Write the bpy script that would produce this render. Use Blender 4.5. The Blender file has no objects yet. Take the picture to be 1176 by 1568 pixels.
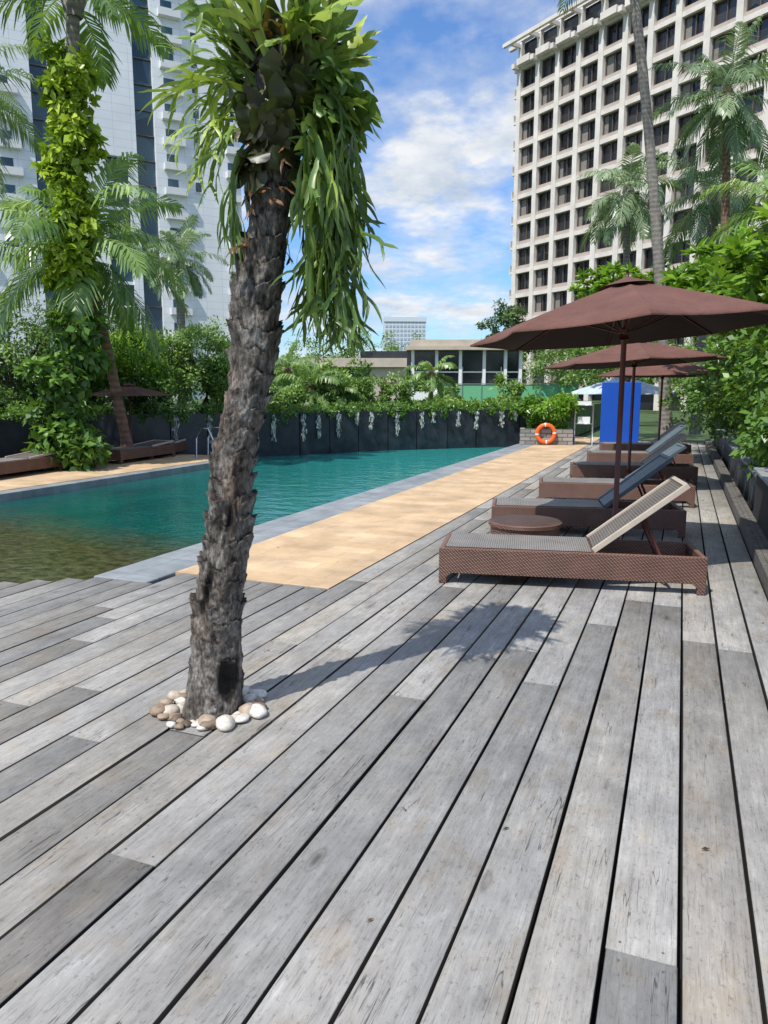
import bpy, math, random
import numpy as np
from mathutils import Vector, Matrix, noise

random.seed(7)
rng = np.random.default_rng(7)
scene = bpy.context.scene
COL = scene.collection
YAW = math.radians(21.8)
F = np.array([-math.sin(YAW), math.cos(YAW)])
R = np.array([math.cos(YAW), math.sin(YAW)])

def site(fwd, side, z=0.0):
    p = F * fwd + R * side
    return (float(p[0]), float(p[1]), float(z))

# ------------------------------------------------------------------ helpers
def empty(name, loc=(0, 0, 0), rotz=0.0):
    e = bpy.data.objects.new(name, None)
    e.empty_display_size = 0.3
    e.location = loc
    e.rotation_euler = (0, 0, rotz)
    COL.objects.link(e)
    return e

class MB:
    def __init__(self):
        self.v = []; self.f = []; self.m = []; self.s = []
    def add(self, verts, faces, mat=0, smooth=False):
        o = len(self.v)
        self.v += [tuple(p) for p in verts]
        for f in faces:
            self.f.append([i + o for i in f]); self.m.append(mat); self.s.append(smooth)
    def box(self, x0, x1, y0, y1, z0, z1, mat=0):
        v = [(x0,y0,z0),(x1,y0,z0),(x1,y1,z0),(x0,y1,z0),(x0,y0,z1),(x1,y0,z1),(x1,y1,z1),(x0,y1,z1)]
        f = [(0,3,2,1),(4,5,6,7),(0,1,5,4),(1,2,6,5),(2,3,7,6),(3,0,4,7)]
        self.add(v, f, mat)
    def tube(self, pts, radii, n=10, mat=0, caps=True):
        pts = [Vector(p) for p in pts]
        if not hasattr(radii, '__len__'): radii = [radii]*len(pts)
        vs = []; fs = []
        for i, p in enumerate(pts):
            d = (pts[min(i+1,len(pts)-1)] - pts[max(i-1,0)]).normalized()
            ref = Vector((0,0,1)) if abs(d.z) < 0.9 else Vector((1,0,0))
            a = d.cross(ref).normalized(); b = d.cross(a).normalized()
            for k in range(n):
                t = 2*math.pi*k/n
                vs.append(p + (a*math.cos(t) + b*math.sin(t))*radii[i])
        for i in range(len(pts)-1):
            for k in range(n):
                fs.append((i*n+k, i*n+(k+1)%n, (i+1)*n+(k+1)%n, (i+1)*n+k))
        if caps:
            fs.append(tuple(range(n))); fs.append(tuple((len(pts)-1)*n+k for k in reversed(range(n))))
        self.add(vs, fs, mat, True)
    def build(self, name, mats, parent=None, loc=None, rotz=None, bevel=0):
        me = bpy.data.meshes.new(name)
        me.from_pydata(self.v, [], self.f)
        for m in mats: me.materials.append(m)
        me.polygons.foreach_set('material_index', self.m)
        me.polygons.foreach_set('use_smooth', self.s)
        me.update()
        ob = bpy.data.objects.new(name, me)
        COL.objects.link(ob)
        if parent: ob.parent = parent
        if loc: ob.location = loc
        if rotz is not None: ob.rotation_euler = (0,0,rotz)
        if bevel:
            b = ob.modifiers.new('bevel','BEVEL'); b.width = bevel; b.segments = 2; b.limit_method = 'ANGLE'
        return ob

def quads_obj(name, V, Q, var, mat, parent=None, smooth=False):
    V = np.asarray(V, dtype=np.float32).reshape(-1,3); Q = np.asarray(Q, dtype=np.int32).reshape(-1,4)
    me = bpy.data.meshes.new(name)
    me.vertices.add(len(V)); me.vertices.foreach_set('co', V.ravel())
    me.loops.add(Q.size); me.loops.foreach_set('vertex_index', Q.ravel())
    me.polygons.add(len(Q))
    me.polygons.foreach_set('loop_start', np.arange(len(Q), dtype=np.int32)*4)
    me.polygons.foreach_set('loop_total', np.full(len(Q), 4, dtype=np.int32))
    me.update(calc_edges=True)
    if smooth: me.polygons.foreach_set('use_smooth', [True]*len(Q))
    at = me.attributes.new('var','FLOAT','FACE'); at.data.foreach_set('value', np.asarray(var, dtype=np.float32))
    me.materials.append(mat); me.validate()
    ob = bpy.data.objects.new(name, me); COL.objects.link(ob)
    if parent: ob.parent = parent
    return ob

# ------------------------------------------------------------------ materials
def newmat(name):
    m = bpy.data.materials.new(name); m.use_nodes = True
    nt = m.node_tree; b = nt.nodes['Principled BSDF']
    return m, nt, b
def N(nt, t, **kw):
    n = nt.nodes.new(t)
    for k, v in kw.items(): setattr(n, k, v)
    return n
def ramp(nt, fac, stops):
    r = N(nt, 'ShaderNodeValToRGB'); e = r.color_ramp.elements
    while len(e) < len(stops): e.new(0.5)
    for el, (p, c) in zip(e, stops):
        el.position = p; el.color = (c[0], c[1], c[2], 1)
    nt.links.new(fac, r.inputs[0]); return r.outputs[0]
def coords(nt, scale=(1,1,1), kind='Object'):
    tc = N(nt,'ShaderNodeTexCoord'); mp = N(nt,'ShaderNodeMapping')
    mp.inputs['Scale'].default_value = scale
    nt.links.new(tc.outputs[kind], mp.inputs[0]); return mp.outputs[0]
def noisetex(nt, vec, scale, detail=4, rough=0.55):
    n = N(nt,'ShaderNodeTexNoise'); n.inputs['Scale'].default_value = scale
    n.inputs['Detail'].default_value = detail; n.inputs['Roughness'].default_value = rough
    if vec is not None: nt.links.new(vec, n.inputs['Vector'])
    return n.outputs['Fac']
def mixc(nt, fac, a, b, mode='MIX'):
    m = N(nt,'ShaderNodeMix', data_type='RGBA', blend_type=mode)
    for i, s in ((0, fac), (6, a), (7, b)):
        if hasattr(s, 'links') or isinstance(s, bpy.types.NodeSocket): nt.links.new(s, m.inputs[i])
        elif isinstance(s, (int, float)): m.inputs[i].default_value = s
        else: m.inputs[i].default_value = (s[0], s[1], s[2], 1)
    return m.outputs[2]
def math_(nt, op, a, b=0.0):
    m = N(nt,'ShaderNodeMath', operation=op)
    for i, s in ((0,a),(1,b)):
        if isinstance(s, bpy.types.NodeSocket): nt.links.new(s, m.inputs[i])
        else: m.inputs[i].default_value = s
    return m.outputs[0]
def bump(nt, b, h, strength=0.3, dist=0.01):
    n = N(nt,'ShaderNodeBump'); n.inputs['Strength'].default_value = strength; n.inputs['Distance'].default_value = dist
    nt.links.new(h, n.inputs['Height']); nt.links.new(n.outputs[0], b.inputs['Normal'])

def simple(name, col, rough=0.6, var=0.25, scale=8.0, metal=0.0, bstr=0.15, bdist=0.005):
    m, nt, b = newmat(name)
    v = coords(nt); n = noisetex(nt, v, scale, 5)
    lo = [c*(1-var) for c in col]; hi = [min(1, c*(1+var)) for c in col]
    c = ramp(nt, n, [(0.3, lo), (0.7, hi)])
    nt.links.new(c, b.inputs['Base Color']); b.inputs['Roughness'].default_value = rough
    b.inputs['Metallic'].default_value = metal
    bump(nt, b, n, bstr, bdist)
    return m

def leafmat(name, dark, light, transl=0.3, rough=0.42, yellow=None):
    m, nt, b = newmat(name)
    a = N(nt,'ShaderNodeAttribute', attribute_name='var')
    stops = [(0.0, dark), (0.75, light)]
    if yellow: stops.append((1.0, yellow))
    c = ramp(nt, a.outputs['Fac'], stops)
    nt.links.new(c, b.inputs['Base Color']); b.inputs['Roughness'].default_value = rough
    tr = N(nt,'ShaderNodeBsdfTranslucent'); 
    c2 = mixc(nt, 0.5, c, (0.28, 0.44, 0.02), 'MIX')
    nt.links.new(c2, tr.inputs['Color'])
    mx = N(nt,'ShaderNodeMixShader'); mx.inputs[0].default_value = transl
    nt.links.new(b.outputs[0], mx.inputs[1]); nt.links.new(tr.outputs[0], mx.inputs[2])
    nt.links.new(mx.outputs[0], nt.nodes['Material Output'].inputs['Surface'])
    return m

# deck wood
def deck_mat():
    m, nt, b = newmat('weathered_decking')
    a = N(nt,'ShaderNodeAttribute', attribute_name='var'); var = a.outputs['Fac']
    tc = N(nt,'ShaderNodeTexCoord')
    cmb = N(nt,'ShaderNodeCombineXYZ')
    nt.links.new(math_(nt,'ADD', math_(nt,'MULTIPLY', var, 37.0), 3.37), cmb.inputs[2]); nt.links.new(math_(nt,'MULTIPLY', var, 91.0), cmb.inputs[1])
    add = N(nt,'ShaderNodeVectorMath', operation='ADD'); nt.links.new(tc.outputs['Object'], add.inputs[0]); nt.links.new(cmb.outputs[0], add.inputs[1])
    def mp(s):
        k = N(nt,'ShaderNodeMapping'); k.inputs['Scale'].default_value = s; nt.links.new(add.outputs[0], k.inputs[0]); return k.outputs[0]
    grain = noisetex(nt, mp((26, 1.5, 1)), 2.0, 6, 0.66)
    fine = noisetex(nt, mp((90, 4, 1)), 2.5, 4, 0.75)
    patch = noisetex(nt, mp((6.0, 3.2, 1)), 1.8, 6, 0.72)
    speck = noisetex(nt, mp((40, 22, 1)), 2.0, 3, 0.7)
    big = noisetex(nt, tc.outputs['Object'], 0.8, 5, 0.65)
    g = math_(nt,'ADD', math_(nt,'MULTIPLY', grain, 0.42), math_(nt,'MULTIPLY', patch, 0.58))
    c = ramp(nt, g, [(0.30, (0.165,0.158,0.147)), (0.44, (0.262,0.253,0.236)), (0.57, (0.33,0.32,0.30)), (0.72, (0.48,0.467,0.44))])
    tint = ramp(nt, var, [(0.0, (0.94,0.95,0.96)), (0.4, (1,1,1)), (0.75, (1.0,0.975,0.93)), (1.0, (0.95,0.915,0.87))])
    c = mixc(nt, 1.0, c, tint, 'MULTIPLY')
    st = ramp(nt, big, [(0.33, (0.72,0.725,0.73)), (0.48,(0.97,0.97,0.97)), (0.68, (1.16,1.14,1.10))])
    c = mixc(nt, 1.0, c, st, 'MULTIPLY')
    brown = noisetex(nt, mp((3.0, 1.6, 1)), 1.9, 4, 0.72)
    bf = ramp(nt, brown, [(0.52, (0,0,0)), (0.68, (0.7,0.7,0.7))])
    c = mixc(nt, bf, c, mixc(nt, 1.0, c, (0.98,0.87,0.72), 'MULTIPLY'))
    fl = ramp(nt, fine, [(0.34, (0.52,0.51,0.50)), (0.46, (1,1,1))])
    c = mixc(nt, 0.75, c, fl, 'MULTIPLY')
    sl = ramp(nt, speck, [(0.33, (0.6,0.6,0.6)), (0.42, (1,1,1)), (0.66,(1,1,1)), (0.75,(1.25,1.25,1.25))])
    c = mixc(nt, 0.8, c, sl, 'MULTIPLY')
    vo = N(nt,'ShaderNodeTexVoronoi'); vo.inputs['Scale'].default_value = 1.0
    nt.links.new(mp((4.2,1.3,1)), vo.inputs['Vector'])
    kn = ramp(nt, vo.outputs['Distance'], [(0.03, (0.30,0.28,0.26)), (0.07, (0.85,0.84,0.83)), (0.085,(0.6,0.6,0.58)), (0.11, (1,1,1))])
    c = mixc(nt, 0.85, c, kn, 'MULTIPLY')
    cr = noisetex(nt, mp((16, 0.75, 1)), 1.6, 3, 0.5)
    cd = math_(nt,'ABSOLUTE', math_(nt,'SUBTRACT', cr, 0.5))
    pm = noisetex(nt, mp((3,0.9,1)), 2.1, 2, 0.5)
    cf = ramp(nt, math_(nt,'ADD', cd, math_(nt,'MULTIPLY', math_(nt,'MAXIMUM', math_(nt,'SUBTRACT', 0.60, pm), 0.0), 0.5)), [(0.003,(0.25,0.24,0.23)),(0.009,(1,1,1))])
    c = mixc(nt, 0.9, c, cf, 'MULTIPLY')
    # board flanks coloured almost black, painting in the shade of the gaps
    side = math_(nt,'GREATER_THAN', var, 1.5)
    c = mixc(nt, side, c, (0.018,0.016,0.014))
    nt.links.new(c, b.inputs['Base Color']); b.inputs['Roughness'].default_value = 0.68
    h = math_(nt,'ADD', math_(nt,'MULTIPLY', grain, 0.6), math_(nt,'MULTIPLY', fine, 0.6))
    bump(nt, b, h, 0.6, 0.004)
    return m

def brickmat(name, c1, c2, mortar, scale, bw, bh, msize=0.02, rough=0.8, offset=0.5, bstr=0.6, gen=(1,1,1), rot=None, vlo=0.82, vhi=1.1, nsc=None):
    m, nt, b = newmat(name)
    tc = N(nt,'ShaderNodeTexCoord'); mp = N(nt,'ShaderNodeMapping')
    mp.inputs['Scale'].default_value = gen
    if rot: mp.inputs['Rotation'].default_value = rot
    nt.links.new(tc.outputs['Object'], mp.inputs[0])
    br = N(nt,'ShaderNodeTexBrick'); br.offset = offset
    br.inputs['Color1'].default_value = (*c1,1); br.inputs['Color2'].default_value = (*c2,1); br.inputs['Mortar'].default_value = (*mortar,1)
    br.inputs['Scale'].default_value = scale; br.inputs['Brick Width'].default_value = bw; br.inputs['Row Height'].default_value = bh
    br.inputs['Mortar Size'].default_value = msize; br.inputs['Bias'].default_value = -0.1
    nt.links.new(mp.outputs[0], br.inputs['Vector'])
    n = noisetex(nt, tc.outputs['Object'], nsc or 3.0/max(bw,0.05)*0.15, 6, 0.65)
    v = ramp(nt, n, [(0.3, (vlo,vlo,vlo*1.01)), (0.7, (vhi,vhi,vhi*0.985))])
    c = mixc(nt, 1.0, br.outputs['Color'], v, 'MULTIPLY')
    nt.links.new(c, b.inputs['Base Color']); b.inputs['Roughness'].default_value = rough
    bump(nt, b, math_(nt,'SUBTRACT', math_(nt,'MULTIPLY', n, 0.3), br.outputs['Fac']), bstr, 0.01)
    return m

M_deck = deck_mat()
M_gapshade = simple('deck_gap_shade', (0.006,0.0055,0.005), 0.95)  # near-black slab below the boards, paints shade into the gaps
M_sand = brickmat('sandstone_paving', (0.54,0.375,0.215), (0.64,0.465,0.29), (0.48,0.34,0.20), 1.0, 0.48, 0.24, 0.005, 0.75, bstr=0.2, vlo=0.66, vhi=1.2, nsc=1.8)
M_cope = brickmat('grey_coping_stone', (0.23,0.255,0.27), (0.30,0.32,0.33), (0.16,0.17,0.17), 1.0, 0.6, 0.6, 0.005, 0.6, offset=0.0, bstr=0.2, vlo=0.65, vhi=1.2, nsc=3.0)
M_slate = brickmat('stacked_slate', (0.07,0.075,0.08), (0.16,0.16,0.155), (0.02,0.02,0.02), 1.0, 0.26, 0.055, 0.006, 0.8, rot=(math.radians(90),0,math.radians(90)))
M_stone = brickmat('planter_stone', (0.22,0.21,0.19), (0.36,0.34,0.31), (0.08,0.08,0.07), 1.0, 0.30, 0.11, 0.010, 0.85, rot=(math.radians(90),0,0))
M_soil = simple('soil', (0.05,0.035,0.022), 0.95, 0.4, 12)
M_grass = simple('ground_cover', (0.05,0.09,0.025), 0.95, 0.5, 1.5)

def water_mat():
    m, nt, b = newmat('pool_water')
    tc = N(nt,'ShaderNodeTexCoord')
    n1 = noisetex(nt, coords(nt, (1,1.3,1)), 2.6, 3, 0.5)
    n2 = noisetex(nt, coords(nt, (1,1.2,1)), 9.0, 3, 0.55)
    sx = N(nt,'ShaderNodeSeparateXYZ'); nt.links.new(tc.outputs['Object'], sx.inputs[0])
    s = math_(nt,'ADD', sx.outputs[1], math_(nt,'MULTIPLY', n1, 0.8))
    s = math_(nt,'ADD', s, math_(nt,'MULTIPLY', sx.outputs[0], 0.25))
    mr = N(nt,'ShaderNodeMapRange'); nt.links.new(s, mr.inputs[0]); mr.inputs[1].default_value = 4.9; mr.inputs[2].default_value = 6.0
    lg = noisetex(nt, tc.outputs['Object'], 0.35, 3)
    teal = ramp(nt, lg, [(0.35, (0.0,0.060,0.050)), (0.65, (0.002,0.125,0.105))])
    mr2 = N(nt,'ShaderNodeMapRange'); nt.links.new(math_(nt,'ADD', sx.outputs[1], sx.outputs[0]), mr2.inputs[0]); mr2.inputs[1].default_value = 1.0; mr2.inputs[2].default_value = 10
    teal = mixc(nt, mr2.outputs[0], teal, (0.03,0.30,0.28))  # far water lightened in base colour, standing in for sky reflection
    c = mixc(nt, mr.outputs[0], ramp(nt, n2, [(0.35,(0.030,0.036,0.015)),(0.65,(0.095,0.095,0.042))]), teal)
    nt.links.new(c, b.inputs['Base Color'])
    b.inputs['Roughness'].default_value = 0.03; b.inputs['IOR'].default_value = 1.42
    h = math_(nt,'ADD', math_(nt,'MULTIPLY', n1, 1.0), math_(nt,'MULTIPLY', n2, 0.45))
    bump(nt, b, h, 0.55, 0.04)
    return m
M_water = water_mat()

def bark_mat():
    m, nt, b = newmat('palm_bark')
    a = N(nt,'ShaderNodeAttribute', attribute_name='var')
    v = coords(nt, (1,1,0.6)); n1 = noisetex(nt, v, 12, 8, 0.74); n2 = noisetex(nt, coords(nt,(1,1,0.30)), 75, 6, 0.78); n3 = noisetex(nt, v, 4.5, 4)
    c = ramp(nt, n1, [(0.32,(0.065,0.055,0.046)), (0.47,(0.19,0.17,0.148)), (0.60,(0.36,0.335,0.30)), (0.74,(0.60,0.57,0.53))])
    fl = ramp(nt, n2, [(0.38,(0.30,0.28,0.26)), (0.56,(1.1,1.1,1.1))])
    c = mixc(nt, 1.0, c, fl, 'MULTIPLY')
    red = ramp(nt, n3, [(0.50,(0,0,0)), (0.66,(0.8,0.8,0.8))])
    c = mixc(nt, red, c, mixc(nt, 1.0, c, (0.88,0.62,0.47), 'MULTIPLY'))
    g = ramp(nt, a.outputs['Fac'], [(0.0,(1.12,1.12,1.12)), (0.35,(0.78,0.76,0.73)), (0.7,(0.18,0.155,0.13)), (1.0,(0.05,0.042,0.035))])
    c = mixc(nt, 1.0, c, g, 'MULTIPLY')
    nt.links.new(c, b.inputs['Base Color']); b.inputs['Roughness'].default_value = 0.9
    bump(nt, b, math_(nt,'ADD', n1, math_(nt,'MULTIPLY', n2, 0.9)), 1.0, 0.018)
    return m
M_bark = bark_mat()

def trunkmat(name, c1, c2, ring=14):
    m, nt, b = newmat(name)
    w = N(nt,'ShaderNodeTexWave', wave_type='BANDS', bands_direction='Z')
    w.inputs['Scale'].default_value = ring/6.0; w.inputs['Distortion'].default_value = 2.5; w.inputs['Detail'].default_value = 3
    nt.links.new(coords(nt), w.inputs['Vector'])
    n = noisetex(nt, coords(nt), 9, 6)
    f = math_(nt,'ADD', math_(nt,'MULTIPLY', w.outputs['Fac'], 0.18), math_(nt,'MULTIPLY', n, 0.82))
    nt.links.new(ramp(nt, f, [(0.25,c1),(0.7,c2)]), b.inputs['Base Color'])
    b.inputs['Roughness'].default_value = 0.9; bump(nt, b, f, 0.8, 0.02)
    return m
M_ptrunk = trunkmat('palm_trunk_grey', (0.12,0.105,0.09), (0.29,0.26,0.225))
M_ptrunk2 = trunkmat('palm_trunk_brown', (0.09,0.05,0.035), (0.26,0.15,0.10))
M_branch = trunkmat('tree_bark', (0.05,0.04,0.03), (0.17,0.14,0.11), 3)

def rattan(name, c1, c2, dens=75):
    m, nt, b = newmat(name)
    w1 = N(nt,'ShaderNodeTexWave', wave_type='BANDS', bands_direction='Z'); w1.inputs['Scale'].default_value = dens/2.6; w1.inputs['Distortion'].default_value = 0.6
    w2 = N(nt,'ShaderNodeTexWave', wave_type='BANDS', bands_direction='DIAGONAL'); w2.inputs['Scale'].default_value = dens/3.2; w2.inputs['Distortion'].default_value = 0.6
    v = coords(nt); nt.links.new(v, w1.inputs['Vector']); nt.links.new(v, w2.inputs['Vector'])
    h = math_(nt,'MULTIPLY', w1.outputs['Fac'], w2.outputs['Fac'])
    n = noisetex(nt, v, 6, 5)
    hh = math_(nt,'ADD', math_(nt,'MULTIPLY', h, 0.8), math_(nt,'MULTIPLY', n, 0.35))
    nt.links.new(ramp(nt, hh, [(0.12,c1),(0.75,c2)]), b.inputs['Base Color'])
    b.inputs['Roughness'].default_value = 0.45; bump(nt, b, h, 0.8, 0.004)
    return m
def weave(name, c1, c2, sc=110):
    m, nt, b = newmat(name)
    w1 = N(nt,'ShaderNodeTexWave', wave_type='BANDS', bands_direction='X'); w1.inputs['Scale'].default_value = sc/6
    w2 = N(nt,'ShaderNodeTexWave', wave_type='BANDS', bands_direction='Y'); w2.inputs['Scale'].default_value = sc/6
    v = coords(nt); nt.links.new(v, w1.inputs['Vector']); nt.links.new(v, w2.inputs['Vector'])
    h = math_(nt,'MULTIPLY', w1.outputs['Fac'], w2.outputs['Fac']); n = noisetex(nt, v, 5, 5)
    hh = math_(nt,'ADD', math_(nt,'MULTIPLY', h, 0.7), math_(nt,'MULTIPLY', n, 0.4))
    nt.links.new(ramp(nt, hh, [(0.15,c1),(0.75,c2)]), b.inputs['Base Color'])
    b.inputs['Roughness'].default_value = 0.55; bump(nt, b, h, 0.6, 0.003)
    return m
M_rattan = rattan('rattan_brown', (0.045,0.02,0.013), (0.28,0.145,0.10))
M_mesh = weave('woven_mesh_grey', (0.10,0.092,0.085), (0.38,0.355,0.32))
M_bmesh = weave('woven_mesh_taupe', (0.06,0.050,0.042), (0.25,0.215,0.18))
M_cream = simple('cream_edge', (0.47,0.40,0.32), 0.6, 0.12)
M_bronze = simple('bronze_pole', (0.09,0.025,0.018), 0.35, 0.15, metal=0.3)

def fabric(name, col, transl=0.06):
    m, nt, b = newmat(name)
    v = coords(nt); n = noisetex(nt, v, 3, 6, 0.65); n2 = noisetex(nt, v, 220, 2)
    c = ramp(nt, n, [(0.3,[k*0.75 for k in col]),(0.7,[min(1,k*1.25) for k in col])])
    nt.links.new(c, b.inputs['Base Color']); b.inputs['Roughness'].default_value = 0.85
    bump(nt, b, math_(nt,'ADD', math_(nt,'MULTIPLY', n, 2.0), math_(nt,'MULTIPLY', n2, 0.1)), 0.6, 0.04)
    tr = N(nt,'ShaderNodeBsdfTranslucent'); nt.links.new(c, tr.inputs['Color'])
    mx = N(nt,'ShaderNodeMixShader'); mx.inputs[0].default_value = transl
    nt.links.new(b.outputs[0], mx.inputs[1]); nt.links.new(tr.outputs[0], mx.inputs[2])
    nt.links.new(mx.outputs[0], nt.nodes['Material Output'].inputs['Surface'])
    return m
M_canopy = fabric('brown_canvas', (0.140,0.060,0.044), 0.03)
M_undershade = simple('canopy_undershade', (0.026,0.013,0.010), 0.9, 0.15)  # near-black colour paints in the shade beneath the canopy
M_whitecan = fabric('white_canvas', (0.62,0.72,0.80), 0.3)

L_near = leafmat('staghorn_leaf', (0.03,0.065,0.018), (0.17,0.28,0.055), 0.25, 0.38, (0.45,0.55,0.09))
L_dead = leafmat('dry_leaf', (0.05,0.022,0.012), (0.26,0.12,0.05), 0.1)
L_shield = leafmat('shield_leaf', (0.022,0.02,0.012), (0.075,0.085,0.025), 0.08)
L_palm = leafmat('palm_leaf', (0.09,0.18,0.045), (0.30,0.45,0.14), 0.32, 0.34, (0.55,0.64,0.30))
L_palmg = leafmat('palm_leaf_grey', (0.09,0.16,0.075), (0.30,0.39,0.22), 0.3, 0.34, (0.52,0.57,0.40))
L_bright = leafmat('frangipani_leaf', (0.06,0.16,0.018), (0.24,0.44,0.04), 0.34, 0.33, (0.44,0.60,0.09))
L_vine = leafmat('pothos_leaf', (0.10,0.21,0.015), (0.44,0.58,0.05), 0.3, 0.33, (0.75,0.80,0.18))
L_mid = leafmat('tree_leaf', (0.05,0.12,0.028), (0.23,0.38,0.08), 0.28, 0.48, (0.40,0.52,0.16))
L_dark = leafmat('dark_tree_leaf', (0.02,0.05,0.015), (0.09,0.17,0.045), 0.2, 0.5, (0.17,0.27,0.08))
L_hedge = leafmat('hedge_leaf', (0.03,0.085,0.016), (0.14,0.28,0.04), 0.27, 0.38, (0.30,0.46,0.08))
L_varieg = leafmat('variegated_leaf', (0.04,0.10,0.02), (0.18,0.34,0.06), 0.25, 0.35, (0.60,0.66,0.36))
L_white = leafmat('pale_hanging_stem', (0.30,0.32,0.28), (0.70,0.72,0.66), 0.2)

# ------------------------------------------------------------------ foliage builders
def unit(a): return a / np.maximum(np.linalg.norm(a, axis=-1, keepdims=True), 1e-6)
def leaf_quads(P, D, Nn, L, W):
    D = unit(D); S = unit(np.cross(D, Nn)); U = np.cross(S, D)
    L = L[:,None]; W = W[:,None]
    a = P; b = P + D*L*0.5 + S*W*0.5 + U*L*0.06; c = P + D*L - U*L*0.10; d = P + D*L*0.5 - S*W*0.5 + U*L*0.06
    V = np.stack([a,b,c,d], 1).reshape(-1,3)
    Q = np.arange(len(P)*4).reshape(-1,4)
    return V, Q
def blob_leaves(c, r, n, clumps, ll, lw, droop=0.0, clumpr=0.30, rosette=False):
    c = np.array(c); r = np.array(r)
    dirs = unit(rng.normal(size=(clumps,3)))
    rad = rng.uniform(0.25,1.0,(clumps,1))**0.45
    bumpy = rng.uniform(0.70,1.18,(clumps,1))
    cc = c + dirs*r*rad*bumpy
    cr = clumpr*r.mean()*rng.uniform(0.55,1.3,clumps)
    if rosette: cr = cr*0.0+0.05
    idx = rng.integers(0, clumps, n)
    off = unit(rng.normal(size=(n,3)))*(rng.uniform(0,1,(n,1))**0.5)*cr[idx][:,None]*np.array([1,1,0.7])
    P = cc[idx] + off
    if rosette: D = rng.normal(size=(n,3))*np.array([1,1,0.35]) + np.array([0,0,0.35-droop])
    else: D = unit(off)*0.8 + rng.normal(size=(n,3))*0.6 + np.array([0,0,0.1-droop])
    Nn = rng.normal(size=(n,3))*0.4 + unit((P-c)/r)*0.7 + np.array([0,0,0.75])
    L = ll*rng.uniform(0.6,1.3,n); W = lw*rng.uniform(0.7,1.2,n)
    V, Q = leaf_quads(P, D, Nn, L, W)
    cv = rng.uniform(0,1,clumps)
    var = np.clip(cv[idx]*0.5 + rng.uniform(0,1,n)*0.35 + 0.15*np.clip((P[:,2]-c[2])/r[2],-1,1)+0.05, 0, 1)
    return V, Q, var
def foliage(name, blobs, ll, lw, mat, droop=0.0, parent=None, clumpr=0.30, rosette=False):
    Vs=[];Qs=[];vs=[];o=0
    for (c, r, n, k) in blobs:
        V,Q,v = blob_leaves(c, r, n, k, ll, lw, droop, clumpr, rosette)
        Vs.append(V); Qs.append(Q+o); vs.append(v); o += len(V)
    return quads_obj(name, np.concatenate(Vs), np.concatenate(Qs), np.concatenate(vs), mat, parent)

def tree(name, base, blobs, ll, lw, mat, tr=0.12, droop=0.0, clumpr=0.3, rosette=False):
    e = empty(name)
    foliage('crown', blobs, ll, lw, mat, droop, e, clumpr, rosette)
    mb = MB(); b = Vector(base)
    cz = sum(bb[0][2] for bb in blobs)/len(blobs); cx = sum(bb[0][0] for bb in blobs)/len(blobs); cy = sum(bb[0][1] for bb in blobs)/len(blobs)
    fork = b.lerp(Vector((cx,cy,cz)), 0.55)
    mb.tube([b, b.lerp(fork,0.5)+Vector((tr*.4,0,0)), fork], [tr*1.25, tr, tr*0.8], 10)
    for bb in blobs:
        c = Vector(bb[0]); r = bb[1]
        for k in range(5):
            t = c + Vector((random.uniform(-.6,.6)*r[0], random.uniform(-.6,.6)*r[1], random.uniform(-.1,.7)*r[2]))
            mb.tube([fork, fork.lerp(t,0.5)+Vector((0,0,0.1*r[2])), t], [tr*0.6, tr*0.4, tr*0.12], 6)
    mb.build('trunk', [M_branch], e)
    return e

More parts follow.
